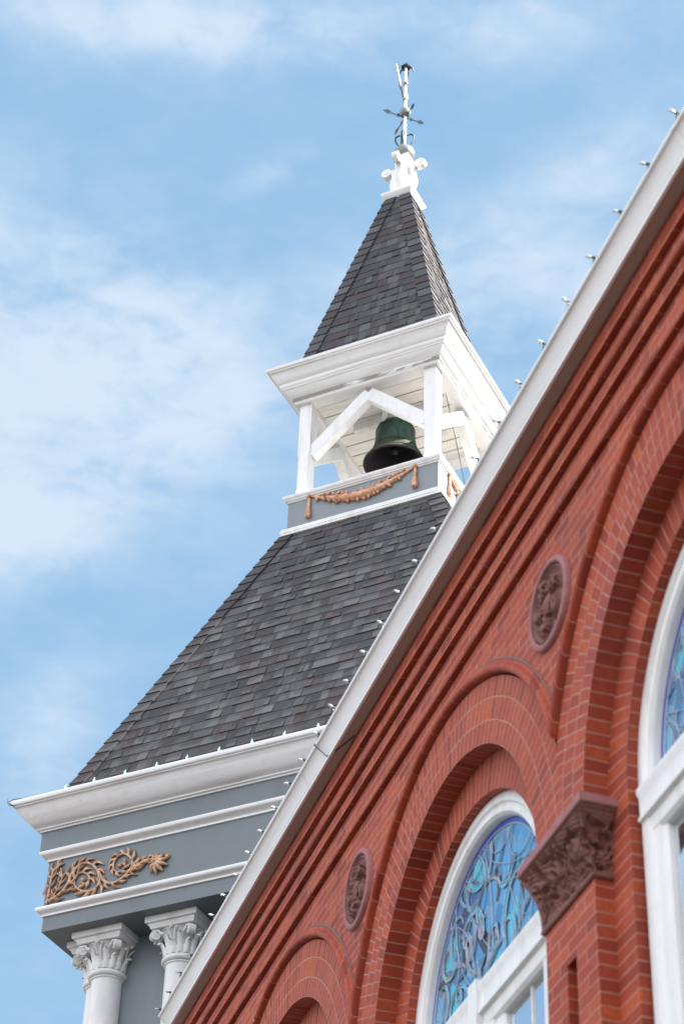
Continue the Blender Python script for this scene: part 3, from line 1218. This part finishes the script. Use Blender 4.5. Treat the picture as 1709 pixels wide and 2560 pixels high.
# finial block with four scrolled ears
s_ = MB()
s_.ring([(.150, z(19.585)), (.128, z(19.625)), (.110, z(19.70)), (.092, z(19.82)), (.083, z(19.95)), (.080, z(20.08)), (.084, z(20.20)), (.092, z(20.27)), (.092, z(20.30)), (0, z(20.31))])
fin = s_.build('finial', 'white', BT, smooth=True, sharp=35)
for side in range(4):
    ca, sa = math.cos(side * PI / 2), math.sin(side * PI / 2)
    s_ = MB()

    def rt2(r_, t_, zz):
        return (r_ * ca - t_ * sa, r_ * sa + t_ * ca, z(zz))
    prof = [(.08, 19.66), (.125, 19.70), (.165, 19.78), (.175, 19.87), (.160, 19.95), (.150, 20.02), (.165, 20.09), (.205, 20.13)]
    rows = []
    for i, (r_, zz) in enumerate(prof):
        wdt = .034
        rows.append([rt2(.05, -wdt, zz), rt2(r_, -wdt, zz), rt2(r_, wdt, zz), rt2(.05, wdt, zz), rt2(.05, -wdt, zz)])
    s_.grid(rows)
    s_.face(rows[-1][:-1])
    c0, c1 = rt2(.225, -.036, 20.115), rt2(.225, .036, 20.115)
    s_.tube([c0, c1], .068, 24)
    s_.tube([rt2(.225, -.043, 20.115), rt2(.225, .043, 20.115)], .022, 12)
    s_.build('bracket', 'white', fin, smooth=True, sharp=35)


# --- ornaments
def relief(mb, path, r0, r1, v, leaf=0.0, seed=0, rot=lambda p: p, flatt=.6):
    """tapering stem with small leaf lobes along it, on plane v (path of (u, z))"""
    r_ = random.Random(seed)
    # resample smooth
    pts = [Vector((a, 0, b)) for a, b in path]
    sm = []
    for i in range(len(pts) - 1):
        p0, p1, p2, p3 = pts[max(i - 1, 0)], pts[i], pts[i + 1], pts[min(i + 2, len(pts) - 1)]
        for k_ in range(4):
            t_ = k_ / 4
            sm.append(.5 * ((2 * p1) + (p2 - p0) * t_ + (2 * p0 - 5 * p1 + 4 * p2 - p3) * t_ * t_ + (3 * p1 - p0 - 3 * p2 + p3) * t_ ** 3))
    sm.append(pts[-1])
    n = len(sm)
    mb.tube([rot((p.x, v - .012, z(p.z))) for p in sm], [r0 + (r1 - r0) * i / n for i in range(n)], 7)
    if leaf:
        for i in range(2, n - 2, 3):
            d = (sm[i + 1] - sm[i - 1]).normalized()
            turn = (sm[i + 1] - sm[i]).cross(sm[i] - sm[i - 1]).y
            for sgn in ((-1, 1)[turn < 0],) if abs(turn) > 1e-5 and len(path) > 8 else (-1, 1):
                nr_ = Vector((-d.z, 0, d.x)) * sgn
                L_ = leaf * r_.uniform(.8, 1.3) * (1 - .4 * i / n)
                tip = sm[i] + nr_ * L_ * .85 + d * L_ * 1.7
                mid = sm[i] + nr_ * L_ * .72 + d * L_ * .65
                mb.tube([rot((q.x, v - hh, z(q.z))) for q, hh in ((sm[i], .010), (mid, .020), (tip, .008))], [r0 * .9, r0 * 1.0, r0 * .25], 6)


PA = {'A': [(-2.242, 9.270), (-2.229, 9.392), (-2.224, 9.516), (-2.204, 9.606), (-2.135, 9.66)],
      'A2': [(-2.215, 9.30), (-2.16, 9.36), (-2.12, 9.44), (-2.11, 9.52), (-2.14, 9.56)],
      'B': [(-2.223, 9.290), (-2.115, 9.335), (-2.04, 9.420), (-2.018, 9.505), (-1.961, 9.573), (-1.878, 9.597), (-1.786, 9.545), (-1.726, 9.448), (-1.711, 9.362), (-1.758, 9.311), (-1.842, 9.304), (-1.934, 9.353), (-1.98, 9.431), (-1.957, 9.489), (-1.899, 9.507), (-1.834, 9.462), (-1.819, 9.406), (-1.863, 9.385), (-1.905, 9.415)],
      'C': [(-1.74, 9.50), (-1.67, 9.374), (-1.581, 9.33), (-1.498, 9.347), (-1.436, 9.395), (-1.395, 9.458), (-1.409, 9.534), (-1.473, 9.596), (-1.536, 9.594), (-1.58, 9.551), (-1.588, 9.491), (-1.546, 9.433), (-1.487, 9.437), (-1.466, 9.474), (-1.506, 9.514)],
      'D': [(-1.43, 9.42), (-1.38, 9.415), (-1.341, 9.446), (-1.279, 9.477), (-1.218, 9.48), (-1.16, 9.468), (-1.10, 9.45)]}
for mir in (1, -1):
    o_ = MB()
    f_ = (lambda p, m_=mir: (p[0] * m_, p[1], p[2]))
    relief(o_, PA['A'], .013, .009, -2.277, .060, 1, f_)
    relief(o_, PA['A2'], .011, .008, -2.277, .050, 2, f_)
    relief(o_, PA['B'], .017, .009, -2.277, .062, 3, f_)
    relief(o_, PA['C'], .016, .008, -2.277, .055, 4, f_)
    relief(o_, PA['D'], .014, .018, -2.277, .050, 5, f_)
    for k_ in range(7):       # broad end leaf
        an = R(-140 + k_ * 38)
        cx_, cz_ = -1.135, 9.425
        o_.tube([f_((cx_, -2.30, z(cz_))), f_((cx_ + .05 * math.cos(an), -2.315, z(cz_ + .05 * math.sin(an)))), f_((cx_ + .105 * math.cos(an + .15), -2.288, z(cz_ + .105 * math.sin(an + .15))))], [.020, .026, .006], 6)
    for bx, bz, br_ in ((-1.885, 9.43, .026), (-1.52, 9.49, .022), (-1.045, 9.475, .026)):
        p_ = f_((bx, -2.287, z(bz)))
        o_.ball(p_, br_, 12)
    o_.build('scroll_ornament', 'bronze', BT, smooth=True, sharp=60)

for side in range(4):
    ca, sa = math.cos(side * PI / 2), math.sin(side * PI / 2)
    f_ = (lambda p, ca=ca, sa=sa: (p[0] * ca - p[1] * sa, p[0] * sa + p[1] * ca, p[2]))
    o_ = MB()
    r_ = random.Random(side + 40)
    pth = []
    n = 40
    for i in range(n + 1):
        u = -.585 + 1.165 * i / n
        s_u = u / .585
        pth.append((u, 14.262 + .175 * abs(s_u) ** 1.7))
    rad = [.015 + .045 * (math.cos((i / n - .5) * PI)) ** 1.3 * (1 + .18 * math.sin(i * 1.9)) for i in range(n + 1)]
    o_.tube([f_((u, -.858 - .008, z(zz))) for u, zz in pth], rad, 10, flat=.9)
    for i in range(3, n - 2, 2):
        u, zz = pth[i]
        for sgn in (-1, 1):
            if r_.random() < .8:
                L_ = r_.uniform(.03, .055)
                q = f_((u + r_.uniform(-.02, .02), -.858 - .03, z(zz + sgn * rad[i] * .8)))
                q2 = f_((u + r_.uniform(-.03, .03), -.858 - .02, z(zz + sgn * (rad[i] * .8 + L_ * .7))))
                o_.tube([q, ((q[0] + q2[0]) / 2, (q[1] + q2[1]) / 2, (q[2] + q2[2]) / 2 + .006), q2], [.014, .02, .010], 6)
    for i in range(6, n - 4, 5):
        u, zz = pth[i]
        o_.tube([f_((u - .018, -.858 - .025, z(zz + rad[i] * 1.05))), f_((u, -.858 - .062, z(zz))), f_((u + .014, -.858 - .022, z(zz - rad[i] * 1.1)))], .009, 6)
    for sgn in (-1, 1):
        uc = sgn * .607 + .0
        o_.ball(f_((uc, -.87, z(14.440))), .030, 12)
        o_.tube([f_((uc + a_, -.872, z(b_))) for a_, b_ in ((0, 14.43), (.004, 14.36), (.0, 14.30), (-.002, 14.26), (0, 14.20), (0, 14.155))], [.014, .020, .019, .030, .034, .028], 8)
        for dd in (-.016, 0, .016):
            o_.tube([f_((uc + dd, -.895, z(14.25))), f_((uc + dd * 1.2, -.90, z(14.16)))], .007, 5)
    o_.build('swag_ornament', 'copper', BT, smooth=True, sharp=60)

# --- columns
ZA0, ZA1 = 8.900, 9.007


def column(par):
    c0 = MB()
    prof = [(.158, z(0) - E_ + .0), (.158, .35), (.150, .42), (.142, .5), (.141, 3.6), (.137, 7.0), (.133, z(8.575)), (.136, z(8.59)), (.146, z(8.594)), (.147, z(8.604)), (.140, z(8.608))]
    c0.lathe(prof, seg=40)
    co_ = c0.build('column', 'stone_white', par, smooth=True, sharp=40)
    # capital
    q = MB()
    q.lathe([(.140, z(8.606)), (.160, z(8.612)), (.172, z(8.628)), (.172, z(8.645)), (.158, z(8.662)), (.142, z(8.668)), (.138, z(8.69)), (.142, z(8.76)), (.158, z(8.83)), (.185, z(8.88)), (.205, z(8.902))], seg=36)
    for tier, (zb, hh, nlf, ph, outw) in enumerate(((8.668, .135, 8, 0.0, .030), (8.668, .205, 8, PI / 8, .050))):
        for k_ in range(nlf):
            a_ = 2 * PI * k_ / nlf + ph
            d_ = Vector((math.cos(a_), math.sin(a_), 0))
            sd_ = Vector((-d_.y, d_.x, 0))
            rows = []
            for i in range(9):
                t_ = i / 8
                rr_ = .143 + .018 * t_ + outw * t_ ** 3 * 1.6 + (.010 if t_ > .1 else 0)
                zz = zb + hh * (t_ if t_ < .88 else .88 - (t_ - .88) * 1.2)
                wv = .036 * (1 - .55 * t_ ** 2) * (1 + .16 * math.cos(i * PI))
                if i == 8:
                    wv = .010
                rows.append([d_ * (rr_ - .010) + sd_ * -wv + Vector((0, 0, z(zz))), d_ * (rr_ + .004) + sd_ * -wv * .5 + Vector((0, 0, z(zz + .003))), d_ * (rr_ + .012) + Vector((0, 0, z(zz + .005))), d_ * (rr_ + .004) + sd_ * wv * .5 + Vector((0, 0, z(zz + .003))), d_ * (rr_ - .010) + sd_ * wv + Vector((0, 0, z(zz)))])
            q.grid(rows)
    for k_ in range(4):                                 # corner volutes
        a_ = PI / 4 + k_ * PI / 2
        d_ = Vector((math.cos(a_), math.sin(a_), 0))
        sd_ = Vector((-d_.y, d_.x, 0))
        for s2 in (-1, 1):
            path = [d_ * .150 + sd_ * s2 * .07 + Vector((0, 0, z(8.76))), d_ * .19 + sd_ * s2 * .055 + Vector((0, 0, z(8.84))), d_ * .235 + sd_ * s2 * .035 + Vector((0, 0, z(8.884))), d_ * .268 + sd_ * s2 * .02 + Vector((0, 0, z(8.872)))]
            q.tube(path, [.008, .011, .013, .012], 7)
        cc_ = d_ * .252 + Vector((0, 0, z(8.846)))
        q.tube([cc_ - sd_ * .028, cc_ + sd_ * .028], .044, 18)
        q.tube([cc_ - sd_ * .034, cc_ + sd_ * .034], .015, 12)
        # small inner helices and fleuron on each face
        a2 = k_ * PI / 2
        d2 = Vector((math.cos(a2), math.sin(a2), 0))
        s2_ = Vector((-d2.y, d2.x, 0))
        for sg in (-1, 1):
            q.tube([d2 * .168 + s2_ * sg * .012 + Vector((0, 0, z(8.75))), d2 * .185 + s2_ * sg * .020 + Vector((0, 0, z(8.83))), d2 * .212 + s2_ * sg * .044 + Vector((0, 0, z(8.882))), d2 * .215 + s2_ * sg * .062 + Vector((0, 0, z(8.868)))], [.007, .009, .010, .012], 6)
        q.ball(tuple(d2 * .215 + Vector((0, 0, z(8.895)))), .020, 10)
    q.build('capital', 'stone_white', co_, smooth=True, sharp=60)
    q = MB()
    q.ring([(.0, z(8.902)), (.208, z(8.902)), (.212, z(8.906)), (.216, z(8.924)), (.224, z(8.936)), (.226, z(8.944)), (.226, z(8.950)), (.246, z(8.950)), (.250, z(8.954)), (.251, z(9.006)), (0, z(9.0065))])
    q.build('abacus', 'stone_white', co_, smooth=True, sharp=30)
    return co_


col0 = column(BT)
WC = 1.905
pos = [(-1.775, -WC, 0), (-1.045, -WC, 0), (1.045, -WC, 0), (1.775, -WC, 0), (-WC, -1.775, 0), (-WC, -1.045, 0), (-WC, 1.045, 0), (-WC, 1.775, 0), (WC, -1.775, 0), (WC, -1.045, 0)]
for i, (u, v, r_) in enumerate(pos):
    dz_ = -.0012 * (i >= 4)
    if i == 0:
        col0.location = (u, v, 0)
    else:
        dup(col0, BT, (u, v, dz_), 0)

# ================================================================== BELL
BLc = Vector((.055, -.20, 0))


def tw(u, v, zz):
    c_, s__ = math.cos(PSI), math.sin(PSI)
    return (T0.x + u * c_ - v * s__, T0.y + u * s__ + v * c_, zz)


bell = thing('church_bell', 'green patinated bronze bell hanging inside the white belfry', 'bell', tw(BLc.x, BLc.y, z(15.165)), PSI)
bell.scale = (1, 1, 1.07)
q = MB()
q.lathe([(.338, .0), (.345, .006), (.344, .020), (.325, .040), (.292, .075), (.262, .125), (.242, .185), (.229, .26), (.219, .34), (.211, .42), (.207, .455), (.196, .490), (.165, .515), (.10, .528), (0, .530)], seg=56)
q.mat = 1  # inside near-black: the bell's inner shade put into its colour
q.lathe([(.330, .0005), (.315, .002), (.29, .04), (.255, .09), (.225, .16), (.21, .26), (.195, .42), (.15, .50), (0, .51)], seg=56)
q.mat = 0
for zz, rr_ in ((.052, .318), (.066, .304), (.175, .2475), (.19, .244), (.425, .2135), (.44, .2125)):
    q.tube([(rr_ * math.cos(2 * PI * i / 48), rr_ * math.sin(2 * PI * i / 48), zz) for i in range(49)], .0045, 6, cap=False)
q.build('bell_body', ['bell', 'dark'], bell, smooth=True, sharp=50)
q = MB()
q.tube([(0, 0, .50), (0, 0, .20)], .016, 8)
q.ball((0, 0, .19), .042, 14)
q.build('clapper', 'dark', bell, smooth=True)  # clapper blackened too, the shade inside the bell painted on
q = MB()
q.box(-.028, .028, -.035, .035, .50, .60)
q.box(-.060, -.045, -.05, -.02, .505, .61)
q.tube([(-.05, -.19, .61), (-.05, -.20, .50), (-.045, -.222, .46)], .017, 8)
q.tube([(-.02, -.19, .61), (-.02, -.20, .52), (-.03, -.215, .47)], .012, 8)
q.box(-.5, .5, -.03, .03, .60, .70)
q.build('hanger', 'white', bell)

# ================================================================== WEATHER VANE
V0 = thing('weather_vane', 'white weather vane mast with copper balls and compass arms on the spire tip', 'weather vane', tw(0, 0, z(20.30)), PSI)
zb = 20.30


def vz(a):
    return a - zb


q = MB()
q.tube([(0, 0, vz(20.30)), (0, 0, vz(21.10)), (0, 0, vz(22.06))], [.023, .018, .015], 14)
q.lathe([(.034, vz(21.42)), (.034, vz(21.50))], seg=14)
q.build('mast', 'white', V0, smooth=True, sharp=50)
for zz, rr_, sq in ((20.40, .130, .92), (21.175, .074, 1.05), (21.735, .036, 1.0)):
    q = MB()
    q.ball((0, 0, vz(zz)), rr_, 24, (1, 1, sq))
    q.build('ball', 'greycopper', V0, smooth=True)
q = MB()
for k_ in range(4):
    a_ = k_ * PI / 2 + .25
    d_ = Vector((math.cos(a_), math.sin(a_), 0))
    pth = [d_ * .045, d_ * .085 + Vector((0, 0, .09)), d_ * .118 + Vector((0, 0, .17)), d_ * .112 + Vector((0, 0, .235)), d_ * .075 + Vector((0, 0, .262)), d_ * .030 + Vector((0, 0, .245))]
    q.tube([p_ + Vector((0, 0, vz(20.49))) for p_ in pth], [.008, .010, .011, .012, .011, .007], 7)
q.tube([(-.034, -.012, vz(20.49)), (-.034, -.012, vz(20.82))], .012, 7)
q.build('scroll_irons', 'iron', V0, smooth=True)
# compass arms
tips = [(-.174, -.207), (.181, -.143), (-.214, .177), (.165, .165)]
for i, (u, v) in enumerate(tips):
    q = MB()
    d_ = Vector((u, v, 0))
    L_ = d_.length
    d_.normalize()
    n_ = Vector((-d_.y, d_.x, 0))
    h0 = Vector((0, 0, vz(21.08)))
    q.tube([h0 + d_ * .02, h0 + d_ * L_ * .7], .0075, 6)
    for (a_, b_, w_) in ((.25, .45, .03), (.68, 1.08, .034)):
        for sg in (-1, 1):
            q.tube([h0 + d_ * L_ * a_, h0 + d_ * L_ * (a_ + b_) / 2 + Vector((0, 0, sg * w_)), h0 + d_ * L_ * b_], .007, 6)
    q.tube([h0 + d_ * L_ * .68, h0 + d_ * L_ * 1.08], .008, 6)
    q.build('compass_arm', 'brown_iron' if i == 2 else 'iron', V0, smooth=True)
q = MB()
a0 = Vector((-.024, .009, vz(21.45)))
a1 = Vector((.117, -.526, vz(21.45)))
d_ = (a1 - a0).normalized()
q.tube([a0 - d_ * .16, a0 + d_ * .26], .013, 8)
q.tube([a0 + d_ * .20, a0 + d_ * .26], .022, 8)
q.build('arrow', 'greycopper', V0, smooth=True)
q = MB()
s1 = Vector((0, 0, 1))
rows = []
for t_, w_ in ((0.22, .020), (.28, .048), (.40, .052), (.52, .040), (.58, .008)):
    c_ = a0 + d_ * t_
    sd_ = Vector((-d_.y, d_.x, 0)) * .006
    rows.append([c_ - s1 * w_ - sd_, c_ - s1 * w_ + sd_, c_ + s1 * w_ + sd_, c_ + s1 * w_ - sd_, c_ - s1 * w_ - sd_])
q.grid(rows)
q.face(rows[0][:-1])
q.face(rows[-1][:-1])
q.build('feather', 'feather', V0)
q = MB()
q.lathe([(0, vz(22.165)), (.012, vz(22.13)), (.050, vz(22.075)), (.062, vz(22.055)), (.024, vz(22.05)), (0, vz(22.05))], seg=16)
for k_ in range(5):
    a_ = k_ * 2 * PI / 5 + .4
    d_ = Vector((math.cos(a_), math.sin(a_), 0))
    q.tube([d_ * .03 + Vector((0, 0, vz(22.07))), d_ * .085 + Vector((0, 0, vz(22.045))), d_ * .095 + Vector((0, 0, vz(21.98)))], [.012, .012, .005], 6)
q.build('tip_cap', 'iron', V0, smooth=True)


# ================================================================== STRING LIGHTS
def bulb_proto(par, mats):
    q = MB()      # bulb pointing to -y with a socket at its base
    prof = [(0, -.066), (.005, -.063), (.0105, -.054), (.0145, -.042), (.0155, -.032), (.0125, -.020), (.008, -.012), (.008, -.004)]
    rows = [[(r_ * math.cos(2 * PI * k_ / 12), y_, r_ * math.sin(2 * PI * k_ / 12)) for k_ in range(13)] for r_, y_ in prof]
    q.grid(rows)
    b_ = q.build('bulb', 'bulb', par, smooth=True)
    q = MB()
    rows = [[(r_ * math.cos(2 * PI * k_ / 12), y_, r_ * math.sin(2 * PI * k_ / 12)) for k_ in range(13)] for r_, y_ in ((.0, -.014), (.0115, -.014), (.0125, .000), (.0125, .018), (.0, .019))]
    q.grid(rows)
    q.box(-.0035, .0035, .000, .012, -.045, .0)
    q.box(-.008, .008, -.002, .014, -.052, -.036)
    q.build('socket', mats, b_, smooth=True)
    return b_


LS = thing('string_lights', 'string of small white bulbs clipped along the gutter of the brick building', 'string lights', tuple(TDIR * D0 + XDIR * -8), YAW, 'strings of holiday lights')
q = MB()
rb_ = random.Random(3)
xs = [(-16.30 + .339 * i) + 8 for i in range(33)]
zg = 9.735
pth = []
for i, x in enumerate(xs):
    pth.append((x, -.302, zg - .038))
    if i < len(xs) - 1:
        pth.append((x + .17, -.298, zg - .058 - rb_.uniform(0, .010)))
q.tube(pth, .0035, 5)
q.tube([(-11.94 + 8 - .02, -.300, zg - .05), (-11.94 + 8 - .0, -.322, 9.655), (-11.94 + 8 + .03, -.282, 9.60), (-11.94 + 8 + .06, -.245, 9.545), (-11.94 + 8 + .20, -.19, 9.548), (-11.94 + 8 + .36, -.15, 9.549)], .0040, 6)
q.build('cord', 'cord', LS)
b0 = bulb_proto(LS, 'socket')
b0.scale = (.60, .68, .60)
for i, x in enumerate(xs):
    rz, rx = rb_.uniform(-.25, .25), rb_.uniform(-.3, .15)
    o = b0 if i == 0 else dup(b0, LS)
    o.location = (x, -.306, zg - .018 + rb_.uniform(-.006, .008))
    o.rotation_euler = (rx, 0, rz)

LT = thing('string_lights', 'string of clear bulbs in green sockets along the tower gutter', 'string lights', tw(0, 0, z(10.24)), PSI, 'strings of holiday lights')
q = MB()
us = [-2.42, -2.03 + .0, -1.733, -1.416, -1.095, -.788, -.469, -.149, .17, .49, .81]
pth = [(-2.60, -2.59, .012), (-2.57, -2.60, -.06), (-2.52, -2.58, -.075), (-2.60, -2.585, -.02), (-2.56, -2.56, .018), (-2.45, -2.545, .012)]
for i, u in enumerate(us[1:]):
    pth.append((u, -2.535, .020))
    pth.append((u + .16, -2.530, .012))
q.tube(pth, .004, 5)
q.build('cord', 'cord', LT)
b1 = bulb_proto(LT, 'green_socket')
b1.scale = (.58, .58, .58)
for i, u in enumerate(us[1:]):
    o = b1 if i == 0 else dup(b1, LT)
    o.location = (u, -2.532, .052)
    o.rotation_euler = (R(80) + rb_.uniform(-.1, .1), rb_.uniform(-.15, .15), 0)

LB = thing('loose_cable', 'thin dark cable hanging in the right bay of the belfry', 'cable', tw(.75, -.3, z(14.5)), PSI)
q = MB()
q.tube([(.10, -.35, 1.05), (.11, -.24, .80), (.12, -.10, .50), (.13, .0, .25), (.14, .08, .03)], .005, 6)
q.build('cord', 'cord', LB)
